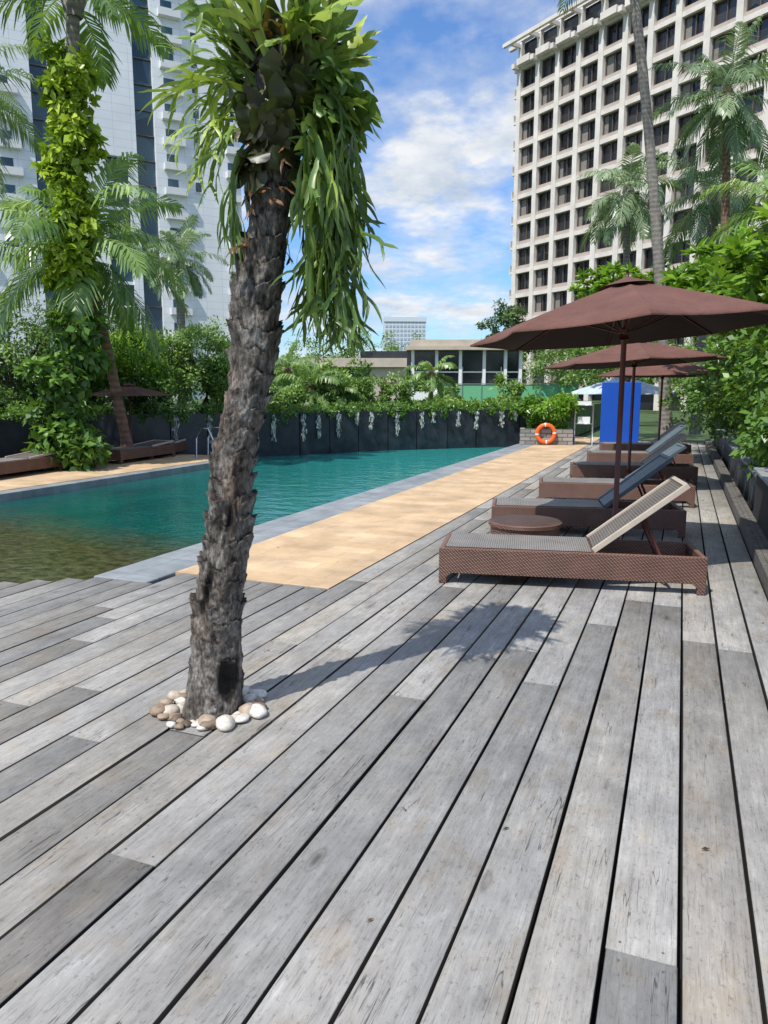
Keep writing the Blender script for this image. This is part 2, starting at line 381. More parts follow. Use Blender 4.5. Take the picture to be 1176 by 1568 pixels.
def palm(name, base, top, tr, nf, fl, mat, tmat, droop=0.9, bend=(0,0), pairs=34, upmin=-35, lw=0.035, bulge=1.0):
    e = empty(name)
    base = Vector(base); top = Vector(top)
    mid = base.lerp(top, 0.5) + Vector((bend[0], bend[1], 0))
    pts=[]; rad=[]
    for i in range(41):
        t=i/40
        p = base*(1-t)**2 + mid*2*t*(1-t) + top*t*t
        pts.append(p); rad.append(tr*(1.35-0.35*min(1,t*6))*(1-0.25*t)*(1+random.uniform(-.05,.05)))
    mb = MB(); mb.tube(pts, rad, 14)
    mb.tube([top-Vector((0,0,0.35)), top+Vector((0,0,0.0)), top+Vector((0,0,0.3))],[tr*0.9,tr*1.5*bulge,tr*0.5],10)
    mb.build('trunk', [tmat], e)
    V=[];Q=[];vv=[];o=0
    def quad(a,b,c,d,var):
        nonlocal o
        V.extend([a,b,c,d]); Q.append((o,o+1,o+2,o+3)); vv.append(var); o+=4
    T = np.array(top)
    for k in range(nf):
        az = k*2.39996 + random.uniform(-.25,.25)
        frac = (k+0.5)/nf
        el = math.radians(78 - (78-upmin)*frac + random.uniform(-8,8))
        L = fl*random.uniform(0.8,1.15)*(0.8 if frac<0.12 else 1)
        d = np.array([math.cos(az)*math.cos(el), math.sin(az)*math.cos(el), math.sin(el)])
        p = T + d*tr*0.5; ns=16; step=L/ns
        fv = random.uniform(0.0,0.6)+0.25*(1-frac)
        rp=[p.copy()]; rd=[d.copy()]
        for i in range(ns):
            d = d + np.array([0,0,-droop*1.9/ns*(0.35+i/ns)])
            d = d/np.linalg.norm(d); p = p + d*step
            rp.append(p.copy()); rd.append(d.copy())
        tw = random.uniform(-0.5,0.5)
        for i in range(ns):
            s = np.cross(rd[i],[0,0,1.0]); s/= (np.linalg.norm(s)+1e-6)
            w0=0.022*(1-i/ns)+0.004; w1=0.022*(1-(i+1)/ns)+0.004
            quad(rp[i]-s*w0, rp[i]+s*w0, rp[i+1]+s*w1, rp[i+1]-s*w1, 0.9)
        for j in range(pairs):
            t = 0.14+0.86*(j+0.5)/pairs
            x=t*ns; i=min(int(x),ns-1); ff=x-i
            q = rp[i]*(1-ff)+rp[i+1]*ff; dd = rd[i]*(1-ff)+rd[i+1]*ff
            s = np.cross(dd,[0,0,1.0]); s/= (np.linalg.norm(s)+1e-6); u = np.cross(s,dd)
            s = s*math.cos(tw*t)+u*math.sin(tw*t); u = np.cross(s,dd)
            ll = fl*0.30*math.sin(math.pi*(0.12+0.80*t))*random.uniform(0.75,1.15)
            for sg in (-1,1):
                if random.random()<0.05: continue
                d1 = dd*(0.45+0.5*t)+s*sg*0.85+u*random.uniform(-0.05,0.3)-np.array([0,0,random.uniform(0.1,0.4)]); d1/=np.linalg.norm(d1)
                d2 = d1+np.array([0,0,-0.75*droop-random.uniform(0,0.7)]); d2/=np.linalg.norm(d2)
                m = q+d1*ll*0.5; tp = m+d2*ll*0.5
                w = np.cross(d1, u); w/= (np.linalg.norm(w)+1e-6); w=w*lw*0.5
                var = min(1,max(0,fv+random.uniform(-.2,.25)))
                quad(q-w*0.5,q+w*0.5,m+w,m-w,var); quad(m-w,m+w,tp+w*0.15,tp-w*0.15,var)
    quads_obj('fronds', V, Q, vv, mat, e)
    return e

# ------------------------------------------------------------------ ground, deck, paving, pool
mb = MB(); mb.add([(-1500,-1500,-0.6),(1500,-1500,-0.6),(1500,1500,-0.6),(-1500,1500,-0.6)], [(0,1,2,3)])
mb.build('ground', [M_grass])

mb = MB(); mb.add([(-24,-6,-0.12),(-4.2,-6,-0.12),(-4.2,26,-0.12),(-24,26,-0.12)], [(0,1,2,3)])
mb.build('pool_water', [M_water])

deck = empty('wooden_deck')
mb = MB()
mb.box(-4.40, 2.5, -4, 26, -0.55, -0.06)
poly = [(-4.40,4.50),(-12,-1.0),(-12,-4),(-4.40,-4)]
vs = [(x,y,-0.06) for x,y in poly]+[(x,y,-0.55) for x,y in poly]
mb.add(vs, [(3,2,1,0),(0,1,5,4),(1,2,6,5)])
mb.build('gap_shade_slab', [M_gapshade], deck)
pitch = 0.195; gap = 0.0066
V=[];Q=[];vv=[];o=0
scr = MB()
TC = np.array(site(3.353,-0.824))
HR = 0.205
x = 0.665 - pitch*60
def plank(xa,xb,ya,yb,zt,v,ch=0.003, yac=None, ybc=None):
    global o
    ya2 = ya if yac is None else yac; yb2 = yb if ybc is None else ybc
    P=[(xa,ya,-0.05),(xb,ya2,-0.05),(xb,yb2,-0.05),(xa,yb,-0.05),
       (xa,ya,zt-ch),(xb,ya2,zt-ch),(xb,yb2,zt-ch),(xa,yb,zt-ch),
       (xa+ch,ya+ch*.5,zt),(xb-ch,ya2+ch*.5,zt),(xb-ch,yb2-ch*.5,zt),(xa+ch,yb-ch*.5,zt)]
    V.extend(P)
    for qi,q in enumerate([(0,1,5,4),(1,2,6,5),(2,3,7,6),(3,0,4,7),(4,5,9,8),(5,6,10,9),(6,7,11,10),(7,4,8,11),(8,9,10,11)]):
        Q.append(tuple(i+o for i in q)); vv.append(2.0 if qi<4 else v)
    o+=12
def hole_half(xx):
    d=abs(xx-TC[0]); return math.sqrt(max(0.0,HR*HR-d*d))
while x < 0.66:
    cxm = x+pitch/2
    if cxm < -4.45: y1 = 4.55+(cxm+4.45)*0.725
    elif cxm < -3.9: y1 = 4.62
    elif cxm < -2.46: y1 = 4.98
    else: y1 = 24.5
    y = -2.6 - random.uniform(0,4.2)
    while y < y1:
        ln = random.choice([3.6,4.2,4.8,3.0])*random.uniform(0.97,1.03)
        ye = min(y+ln, y1)
        if y1-ye < 0.3: ye = y1
        v = random.random()
        xa=x+gap*random.uniform(0.7,1.3); xb=x+pitch-gap*random.uniform(0.7,1.3); ya=y+0.0014; yb=ye-0.0014
        zt=random.uniform(-0.0012,0.0012)
        hit = xa<TC[0]+HR and xb>TC[0]-HR and ya<TC[1] and yb>TC[1]
        if not hit:
            plank(xa,xb,ya,yb,zt,v)
        else:
            nst=8
            lo=TC[1]-HR-0.02; hi=TC[1]+HR+0.02
            plank(xa,xb,ya,lo,zt,v,0.0); plank(xa,xb,hi,yb,zt,v,0.0)
            for k in range(nst):
                xs0=xa+(xb-xa)*k/nst; xs1=xa+(xb-xa)*(k+1)/nst
                h0=hole_half(xs0); h1=hole_half(xs1)
                plank(xs0,xs1,lo,TC[1]-h0,zt,v,0.0,lo,TC[1]-h1)
                plank(xs0,xs1,TC[1]+h0,hi,zt,v,0.0,TC[1]+h1,hi)
        if y<7:
            for sy in (ya+0.035, yb-0.035):
                for sx_ in (xa+0.035, xb-0.035):
                    if (sx_-TC[0])**2+(sy-TC[1])**2<0.09: continue
                    c=[(sx_+0.0042*math.cos(t*math.pi/3), sy+0.0042*math.sin(t*math.pi/3), zt+0.0012) for t in range(6)]
                    scr.add(c,[tuple(range(6))])
        y = ye
    x += pitch
quads_obj('boards', V, Q, vv, M_deck, deck)
scr.build('screws', [simple('screw_steel',(0.12,0.11,0.10),0.5)], deck)

mb = MB(); mb.box(-3.9,-2.463,5.0,20.6,-0.055,0.0); mb.box(-3.9,-2.463,20.6,26,-0.055,0.002)
mb.build('sandstone_path', [M_sand])
mb = MB(); mb.box(-4.45,-3.903,4.64,23,-0.5,0.0)
mb.build('pool_coping', [M_cope], bevel=0.012)
mb = MB(); mb.box(-11.3,-9.6,-4,14.8,-0.5,0.02)
mb.build('paved_bank', [M_sand], bevel=0.02)
mb = MB(); mb.box(-24,-11.303,-4,14.8,-0.5,0.03)
mb.build('shaded_bed', [M_soil])
mb = MB(); mb.box(-9.6,-9.35,-4,14.8,-0.5,0.005)
mb.build('pool_edge', [M_cope], bevel=0.01)

# dark wall round the pool
wall_pts = [(-13.0,2.5),(-12.8,13.6),(-10.2,16.0),(-9.2,17.1),(-8.2,18.6),(-7.0,20.0),(-5.6,21.3),(-4.5,22.2),(-3.9,22.6)]
M_dwall = simple('black_wall', (0.022,0.028,0.036), 0.38, 0.55, 4)
wl = empty('black_pool_wall')
mb = MB()
for i in range(len(wall_pts)-1):
    a=Vector((*wall_pts[i],0)); b=Vector((*wall_pts[i+1],0)); d=(b-a).normalized(); n=Vector((d.y,-d.x,0))
    L=(b-a).length; k=max(1,int(L/0.8))
    for j in range(k):
        p=a+d*(L*j/k+0.012); q=a+d*(L*(j+1)/k-0.012)
        jit = random.uniform(0,0.03)
        fr=[p+n*jit,q+n*(jit+random.uniform(-.02,.02))]; bk=[q-n*0.15,p-n*0.15]
        P=[*fr,*bk]
        vs=[(t.x,t.y,-0.5) for t in P]+[(t.x,t.y,0.98) for t in P]
        mb.add(vs,[(4,5,6,7),(0,1,5,4),(1,2,6,5),(2,3,7,6),(3,0,4,7)])
mb.build('panels',[M_dwall],wl)
mb = MB()
bed=[(-13.2,2.5),(-13.0,13.9),(-10.3,16.3),(-9.3,17.4),(-8.3,18.9),(-7.1,20.3),(-5.7,21.6),(-4.5,22.6),(-4.5,60),(-60,60),(-60,2.5)]
nb_=len(bed)
mb.add([(x,y,0.85) for x,y in bed]+[(x,y,-0.5) for x,y in bed],[tuple(range(nb_))]+[(i,i+nb_,(i+1)%nb_+nb_,(i+1)%nb_) for i in range(nb_)])
mb.build('planting_bed',[M_grass])

def along(pts, s):
    for i in range(len(pts)-1):
        a=Vector((*pts[i],0)); b=Vector((*pts[i+1],0)); L=(b-a).length
        if s<=L:
            d=(b-a).normalized(); return a+d*s, Vector((d.y,-d.x,0))
        s-=L
    return b, Vector((d.y,-d.x,0))
bl=[]
vp = wall_pts
tot=sum((Vector(vp[i+1])-Vector(vp[i])).length for i in range(len(vp)-1))
s=2.0
while s<tot:
    p,n=along(vp,s)
    q=p-n*0.22
    bl.append(((q.x,q.y,1.03+random.uniform(-.05,.06)),(0.33,0.33,0.17),240,14))
    if random.random()<0.5:
        q=p+n*0.06; hh=random.uniform(0.06,0.2)
        bl.append(((q.x,q.y,0.98-hh*0.6),(0.10,0.10,hh),80,7))
    s+=0.32
foliage('wall_top_planting', bl, 0.09,0.045, L_hedge, 0.2)
V=[];Q=[];vv=[];o=0
s=13.0
while s<tot:
    p,n=along(vp,s)
    Lh=random.uniform(0.25,0.75)
    for k in range(int(110*Lh)+20):
        q=np.array(p+n*0.09)+rng.normal(size=3)*np.array([0.028,0.028,0]); z=0.97-random.uniform(0,Lh)
        w=np.array([random.uniform(-1,1),random.uniform(-1,1),random.uniform(-.3,.3)])*0.022
        a=np.array([q[0],q[1],z]); b_=a+np.array([0,0,-0.07])
        V+= [a-w*.4,a+w*.4,b_+w,b_-w]; Q.append((o,o+1,o+2,o+3)); o+=4; vv.append(random.random())
    s+=random.choice([0.35,0.6,0.8,0.45])
quads_obj('hanging_vines', V,Q,vv,L_white)

# right hand retaining wall with step
rw = empty('stone_retaining_wall')
mb = MB(); mb.box(0.82,1.15,6.2,9.3,-0.5,0.62); mb.box(0.95,1.25,9.3,25,-0.5,0.42)
mb.build('masonry',[M_slate],rw,bevel=0.01)
mb = MB(); mb.box(0.79,1.18,6.2,9.33,0.62,0.66); mb.box(0.92,1.28,9.33,25,0.42,0.46)
mb.build('capstone',[M_cope],rw,bevel=0.008)
mb = MB(); mb.box(1.15,14,4,26,-0.5,0.38); mb.build('planting_soil',[M_soil])
mb = MB()
for k in range(3):
    mb.box(0.672+k*0.05,0.718+k*0.05,5.2,24,-0.02,0.12)
mb.build('deck_step',[simple('dark_timber',(0.12,0.11,0.10),0.8,0.4,20)])

# ------------------------------------------------------------------ foreground tree
def interp(x, xs, ys): return float(np.interp(x, xs, ys))
zs=[-0.1,0,0.3,0.754,1.1,1.355,1.65,1.925,2.333,2.72,2.95]
ls=[-0.835,-0.824,-0.79,-0.742,-0.695,-0.642,-0.585,-0.547,-0.494,-0.44,-0.42]
rs=[0.160,0.142,0.120,0.108,0.096,0.092,0.104,0.104,0.086,0.09,0.08]
tre = empty('leaning_tree')
NZ=640; NA=110
V=[];vvv=[]
for i in range(NZ+1):
    z=-0.08+3.0*i/NZ
    c=site(3.353, interp(z,zs,ls)+0.008*math.sin(z*9)); r0=interp(z,zs,rs)
    for k in range(NA):
        a=2*math.pi*k/NA
        ca,sa=math.cos(a),math.sin(a)
        n0=noise.noise(Vector((ca*1.1,sa*1.1,z*2.0)))
        n1=noise.noise(Vector((ca*1.8,sa*1.8,z*4)))
        n2=noise.noise(Vector((ca*4.5,sa*4.5,z*22)))
        n3=noise.noise(Vector((ca*10,sa*10,z*60+9)))
        n4=noise.noise(Vector((ca*7+5,sa*7,z*7)))
        pit=0.094
        h=(z+0.034*n1+0.018*math.sin(a*2+z*5)+0.020*n4+0.009*n2)/pit
        row=math.floor(h); t=h-row
        sect=noise.noise(Vector((ca*1.5+row*3.7,sa*1.5,row*1.93)))
        amp=min(1.7,max(0.08,0.60+2.0*sect))
        amp*= 0.35+0.65*min(1,max(0,(z-0.15)/0.5))
        prof=(t**1.3) if t<0.80 else max(0.0,(1-(t-0.80)/0.10)) if t<0.90 else 0.0
        rr=r0*(1+0.12*n0)+0.024*amp*prof+0.007*n2+0.004*n3-0.006
        nn=noise.noise(Vector((ca*1.3+4,sa*1.3,z*2.6+2)))
        if nn>0.46: rr-=0.035*(nn-0.46)/0.3
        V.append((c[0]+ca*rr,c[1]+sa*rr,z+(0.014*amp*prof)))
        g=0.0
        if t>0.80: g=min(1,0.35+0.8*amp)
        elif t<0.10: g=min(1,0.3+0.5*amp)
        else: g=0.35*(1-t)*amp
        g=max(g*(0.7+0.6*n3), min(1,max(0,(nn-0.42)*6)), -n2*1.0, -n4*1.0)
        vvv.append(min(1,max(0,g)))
Q=[];fv=[]
for i in range(NZ):
    for k in range(NA):
        k2=(k+1)%NA
        Q.append((i*NA+k,i*NA+k2,(i+1)*NA+k2,(i+1)*NA+k)); fv.append((vvv[i*NA+k]+vvv[i*NA+k2]+vvv[(i+1)*NA+k])/3)
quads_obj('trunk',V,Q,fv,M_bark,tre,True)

# staghorn ferns
class Rib:
    def __init__(s): s.V=[];s.Q=[];s.v=[]
    def strip(s, rows, var):
        o=len(s.V)
        for r in rows: s.V+= r
        for i in range(len(rows)-1):
            for j in range(2):
                s.Q.append((o+i*3+j,o+i*3+j+1,o+(i+1)*3+j+1,o+(i+1)*3+j)); s.v.append(min(1,max(0,var+(0.05 if j else -0.05))))
    def frond(s,p,d,side,length,w,depth,grav,var,spread=0.5,taper=0.35,n=7,wob=0.09):
        p=np.array(p,float); d=unit(np.array(d,float)); side=np.array(side,float)
        rows=[];step=length/n; ph=random.uniform(0,6)
        for i in range(n+1):
            t=i/n
            side=unit(side-d*np.dot(side,d)); up=np.cross(side,d)
            if depth>0: ww=w*(taper+(1.5-taper)*t**1.3)
            else: ww=w*(0.95+0.55*t-1.48*t**2.4)
            ww=max(ww*(1+0.08*math.sin(ph+i*2.1)),0.0015)
            rows.append([p-side*ww/2-up*ww*0.10*math.sin(ph+i),p+up*ww*0.12,p+side*ww/2+up*ww*0.10*math.cos(ph+i)])
            if i<n:
                d=unit(d+np.array([0,0,-1.0])*grav*step*4+rng.normal(size=3)*wob); p=p+d*step
                side=side+rng.normal(size=3)*0.12
        s.strip(rows,min(1,max(0,var+random.uniform(-.08,.08))))
        if depth>0:
            k=2 if random.random()<0.65 else 3
            for j in range(k):
                a=(j/(k-1)-0.5)*2
                dd=unit(d+side*a*spread*random.uniform(0.6,1.3)+rng.normal(size=3)*0.1)
                s.frond(p-d*0.006+side*a*ww*0.27,dd,side+rng.normal(size=3)*0.2,length*random.uniform(0.5,0.85),ww*random.uniform(0.50,0.62),depth-1,grav,var,spread*0.9,0.85,6,wob)
fern=Rib(); shield=Rib(); dead=Rib()
r3=np.array([R[0],R[1],0]); f3=np.array([F[0],F[1],0]); UP=np.array([0,0,1.0])
def C(z,dl=0,df=0):
    return np.array(site(3.353+df, interp(z,zs,ls)+dl, z))
U_=random.uniform
# long hanging antler fronds on the right side
for k in range(60):
    z=U_(2.45,2.80); df=U_(-0.15,0.15); dl=U_(0.05,0.14)
    d=r3*U_(0.35,1.15)+f3*U_(-.45,.45)+UP*U_(-0.2,0.6)
    sd=unit(r3*U_(-1,1)+f3*U_(-1,1))
    fern.frond(C(z,dl,df),d,sd,U_(0.20,0.38),U_(0.018,0.030),2,U_(1.9,3.8),U_(0.15,0.95),0.6,0.5,8,0.11)
for k in range(78):
    z=U_(1.90,2.62); tt=(2.62-z)/0.7
    ax=C(2.55,0,0)+r3*(0.225-0.01*tt)
    p=ax+r3*U_(-0.085,0.11)*(1-0.30*tt)+f3*U_(-0.12,0.12); p[2]=z
    d=r3*U_(-0.45,0.6)+f3*U_(-.5,.4)-UP*U_(0.5,1.0)
    fern.frond(p,d,rng.normal(size=3),U_(0.13,0.24),U_(0.014,0.024),U_(0,1)<0.6 and 2 or 1,U_(0.6,1.8),U_(0.0,0.75) if tt<0.7 else U_(0,0.4),0.65,0.5,6,0.14)
# upright broad antler fronds
for k in range(62):
    az=U_(0,2*math.pi); z=U_(2.68,2.90)
    h=r3*math.cos(az)+f3*math.sin(az)
    right=math.cos(az)>-0.1
    d=h*U_(0.4,1.0)+UP*U_(0.5,1.2)
    sd=np.cross(d,UP)+rng.normal(size=3)*0.35
    fern.frond(C(z)+h*0.07,d,sd,U_(0.12,0.22),U_(0.038,0.066) if right else U_(0.020,0.036),2,U_(-0.3,0.8),U_(0.6,1.0),0.6,0.42,6,0.07)
for k in range(28):
    d=r3*U_(0.7,1.2)+f3*U_(-.8,.4)+UP*U_(0.0,0.7)
    fern.frond(C(U_(2.6,2.85),0.08),d,np.cross(d,UP)+rng.normal(size=3)*0.4,U_(0.12,0.20),U_(0.038,0.058),2,U_(0.8,2.0),U_(0.4,1.0),0.7,0.4,6,0.1)
# left-hand light fronds, spreading and thin
for k in range(26):
    d=-r3*U_(0.6,1.0)+f3*U_(-.7,.3)+UP*U_(0.0,0.8)
    fern.frond(C(U_(2.55,2.85),-0.07),d,np.cross(d,UP)+rng.normal(size=3)*0.4,U_(0.14,0.24),U_(0.014,0.024),2,U_(0.4,1.5),U_(0.7,1.0),0.75,0.6,6,0.12)
for k in range(6):
    d=-r3*U_(0.5,1.0)+f3*U_(-.5,.3)+UP*U_(-0.1,0.3)
    fern.frond(C(U_(2.45,2.6),-0.07),d,rng.normal(size=3),U_(0.2,0.30),U_(0.012,0.018),2,U_(3,4.5),U_(0.3,0.7),0.45,0.7,7,0.13)
# shield fronds
for k in range(60):
    az=U_(0,2*math.pi); z=U_(2.45,2.92)
    h=r3*math.cos(az)+f3*math.sin(az)
    d=h*U_(0.1,0.45)+UP*random.choice([-0.8,0.8,1.0])
    shield.frond(C(z)+h*0.08,d,np.cross(h,UP),U_(0.10,0.17),U_(0.08,0.13),1,0.4,U_(0,1),0.4,0.7)
for k in range(26):
    az=U_(0,2*math.pi); z=U_(2.08,2.6)
    h=r3*math.cos(az)+f3*math.sin(az)
    dead.frond(C(z)+h*0.085,h*0.6-UP*U_(-.2,.8),np.cross(h,UP)+rng.normal(size=3)*0.3,U_(0.05,0.11),U_(0.010,0.022),1,2.0,random.random(),0.6)
for k in range(16):
    az=U_(0,2*math.pi); h=r3*math.cos(az)+f3*math.sin(az)
    dead.frond(C(2.88)+h*0.06,h*0.8+UP*0.6,np.cross(h,UP),0.12,0.03,1,0.8,random.random(),0.6)
fe=empty('staghorn_fern')
quads_obj('fronds',fern.V,fern.Q,fern.v,L_near,fe,True)
quads_obj('shield_fronds',shield.V,shield.Q,shield.v,L_shield,fe,True)
quads_obj('dry_fronds',dead.V,dead.Q,dead.v,L_dead,fe,True)

# pebbles
def pebble_mat():
    m, nt, b = newmat('river_pebble')
    a=N(nt,'ShaderNodeAttribute',attribute_name='var')
    c=ramp(nt,a.outputs['Fac'],[(0.0,(0.08,0.06,0.045)),(0.15,(0.30,0.22,0.15)),(0.4,(0.50,0.42,0.33)),(0.65,(0.66,0.62,0.55)),(1.0,(0.76,0.74,0.70))])
    n=noisetex(nt,coords(nt),40,5); c=mixc(nt,1.0,c,ramp(nt,n,[(0.3,(0.7,0.66,0.6)),(0.6,(1,1,1))]),'MULTIPLY')
    nt.links.new(c,b.inputs['Base Color']); b.inputs['Roughness'].default_value=0.6
    return m
V=[];Q=[];vv=[];o=0
def pebble(cx,cy,cz,sx,sy,sz,rot,var):
    global o
    nu,nv=14,8; seed=random.uniform(0,50)
    for i in range(nv+1):
        th=math.pi*i/nv
        for k in range(nu):
            ph=2*math.pi*k/nu
            x=math.sin(th)*math.cos(ph); y=math.sin(th)*math.sin(ph); z=math.cos(th)
            w=1+0.22*noise.noise(Vector((x*1.2+seed,y*1.2,z*1.2)))
            x*=sx*w;y*=sy*w;z*=sz*w
            V.append((cx+x*math.cos(rot)-y*math.sin(rot),cy+x*math.sin(rot)+y*math.cos(rot),cz+z))
    for i in range(nv):
        for k in range(nu):
            Q.append((o+i*nu+k,o+(i+1)*nu+k,o+(i+1)*nu+(k+1)%nu,o+i*nu+(k+1)%nu)); vv.append(var)
    o+=(nv+1)*nu
for ring_r,cnt,z0 in ((0.200,29,0.002),(0.232,20,0.010),(0.165,22,-0.02)):
    for k in range(cnt):
        a=2*math.pi*k/cnt+U_(-.12,.12)
        rr=ring_r+U_(-.02,.015); s=U_(0.016,0.034)
        if k%6==0: s=0.043
        pebble(TC[0]+rr*math.cos(a),TC[1]+rr*math.sin(a),z0+s*0.3,s*U_(1.1,1.5),s,s*U_(0.5,0.75),U_(0,3),random.random()**0.7)
quads_obj('pebbles',V,Q,vv,pebble_mat(),None,True)
mb=MB(); mb.add([(TC[0]+0.21*math.cos(t/16*2*math.pi),TC[1]+0.21*math.sin(t/16*2*math.pi),-0.03) for t in range(16)],[tuple(range(16))])
mb.build('tree_pit',[M_soil])

V=[];Q=[];vv=[];o=0
for k in range(46):
    x0=U_(-4,0.6); y0=U_(0.9,9); a=U_(0,6.28); l=U_(0.012,0.035); w=l*U_(0.25,0.45)
    ca,sa=math.cos(a),math.sin(a); z0=0.004+U_(0,0.004)
    V+=[(x0,y0,z0),(x0+ca*l*.5-sa*w*.5,y0+sa*l*.5+ca*w*.5,z0+0.004),(x0+ca*l,y0+sa*l,z0),(x0+ca*l*.5+sa*w*.5,y0+sa*l*.5-ca*w*.5,z0+0.004)]
    Q.append((o,o+1,o+2,o+3)); o+=4; vv.append(random.random())
quads_obj('fallen_leaves',V,Q,vv,L_dead)

# ------------------------------------------------------------------ furniture
M_blueback = weave('woven_mesh_blue', (0.05,0.07,0.085), (0.20,0.26,0.29))
def lounger(loc, rot, blue=False, back=0.62):
    e=empty('sun_lounger',loc,rot)
    L=2.0;W=0.62;H=0.29
    mb=MB()
    for y0 in (0,W-0.045):
        n=20; vs=[];fs=[]
        for i in range(n+1):
            x=L*i/n; e_=min(x,L-x)
            zb=0.0 if e_<0.06 else 0.085
            vs+=[(x,y0,zb),(x,y0,H),(x,y0+0.045,zb),(x,y0+0.045,H)]
        for i in range(n):
            a=i*4;b_=a+4
            fs+=[(a,b_,b_+1,a+1),(a+2,a+3,b_+3,b_+2),(a+1,b_+1,b_+3,a+3),(a,a+2,b_+2,b_)]
        fs+=[(0,1,3,2),(n*4,n*4+2,n*4+3,n*4+1)]
        mb.add(vs,fs)
    for x0 in (0.0,L-0.045):
        mb.box(x0+0.002,x0+0.043,0.046,W-0.046,0.085,H-0.002)
    for x0 in (0.002,L-0.062):
        for y0 in (0.003,W-0.063):
            mb.box(x0,x0+0.06,y0,y0+0.06,0.0,0.084)
    mb.box(1.16,1.20,0.047,W-0.047,0.16,H-0.01)
    mb.build('frame',[M_rattan],e,bevel=0.008)
    mb=MB(); mb.box(0.047,1.17,0.03,W-0.03,H+0.002,H+0.012)
    mb.build('seat_deck',[M_mesh],e,bevel=0.004)
    ang=math.radians(38+random.uniform(-2,2) if back>0.5 else 4); bl_=0.84
    c,s_=math.cos(ang),math.sin(ang)
    mb=MB()
    def slab(u0,u1,y0,y1,t0,t1,mat):
        P=[]
        for t in (t0,t1):
            for (u,y) in ((u0,y0),(u1,y0),(u1,y1),(u0,y1)):
                P.append((1.18+u*c-t*s_, y, H+0.01+u*s_+t*c))
        mb.add(P,[(0,3,2,1),(4,5,6,7),(0,1,5,4),(1,2,6,5),(2,3,7,6),(3,0,4,7)],mat)
    slab(0,bl_,0.035,0.065,-0.02,0.022,1); slab(0,bl_,W-0.065,W-0.035,-0.02,0.022,1)
    slab(bl_-0.03,bl_+0.0015,0.0655,W-0.0655,-0.02,0.022,1)
    slab(0.002,bl_-0.031,0.066,W-0.066,-0.008,0.006,0)
    mb.build('backrest',[M_blueback if blue else M_bmesh, M_blueback if blue else M_cream],e,bevel=0.004)
    if back>0.5:
        mb=MB()
        for y in (0.12,W-0.12):
            mb.tube([(1.18+0.46*c,y,H+0.46*s_),(1.72,y,0.18)],0.012,8)
        mb.tube([(1.72,0.05,0.18),(1.72,W-0.05,0.18)],0.012,8)
        mb.build('support_strut',[M_bronze],e)
    return e
rt=math.radians(11)
lounger((-1.72,5.47,0.0),rt)
lounger((-1.85,7.75,0.0),rt+0.02,True)
lounger((-1.75,10.05,0.0),rt-0.02,True)
lounger((-1.66,12.7,0.0),rt+0.01)
lounger((-1.70,15.4,0.0),rt-0.01,True)
lounger((-1.72,18.2,0.0),rt)

e=empty('wicker_side_table',(-1.32,6.90,0))
mb=MB(); n=40
prof=[(0.02,0.0),(0.31,0.0),(0.32,0.02),(0.325,0.25),(0.345,0.265),(0.345,0.295),(0.33,0.305),(0.0,0.306)]
vs=[];fs=[]
for (r_,z) in prof:
    for k in range(n): vs.append((r_*math.cos(2*math.pi*k/n),r_*math.sin(2*math.pi*k/n),z))
for i in range(len(prof)-1):
    for k in range(n): fs.append((i*n+k,i*n+(k+1)%n,(i+1)*n+(k+1)%n,(i+1)*n+k))
mb.add(vs,fs,0); mb.build('woven_drum',[M_rattan],e)

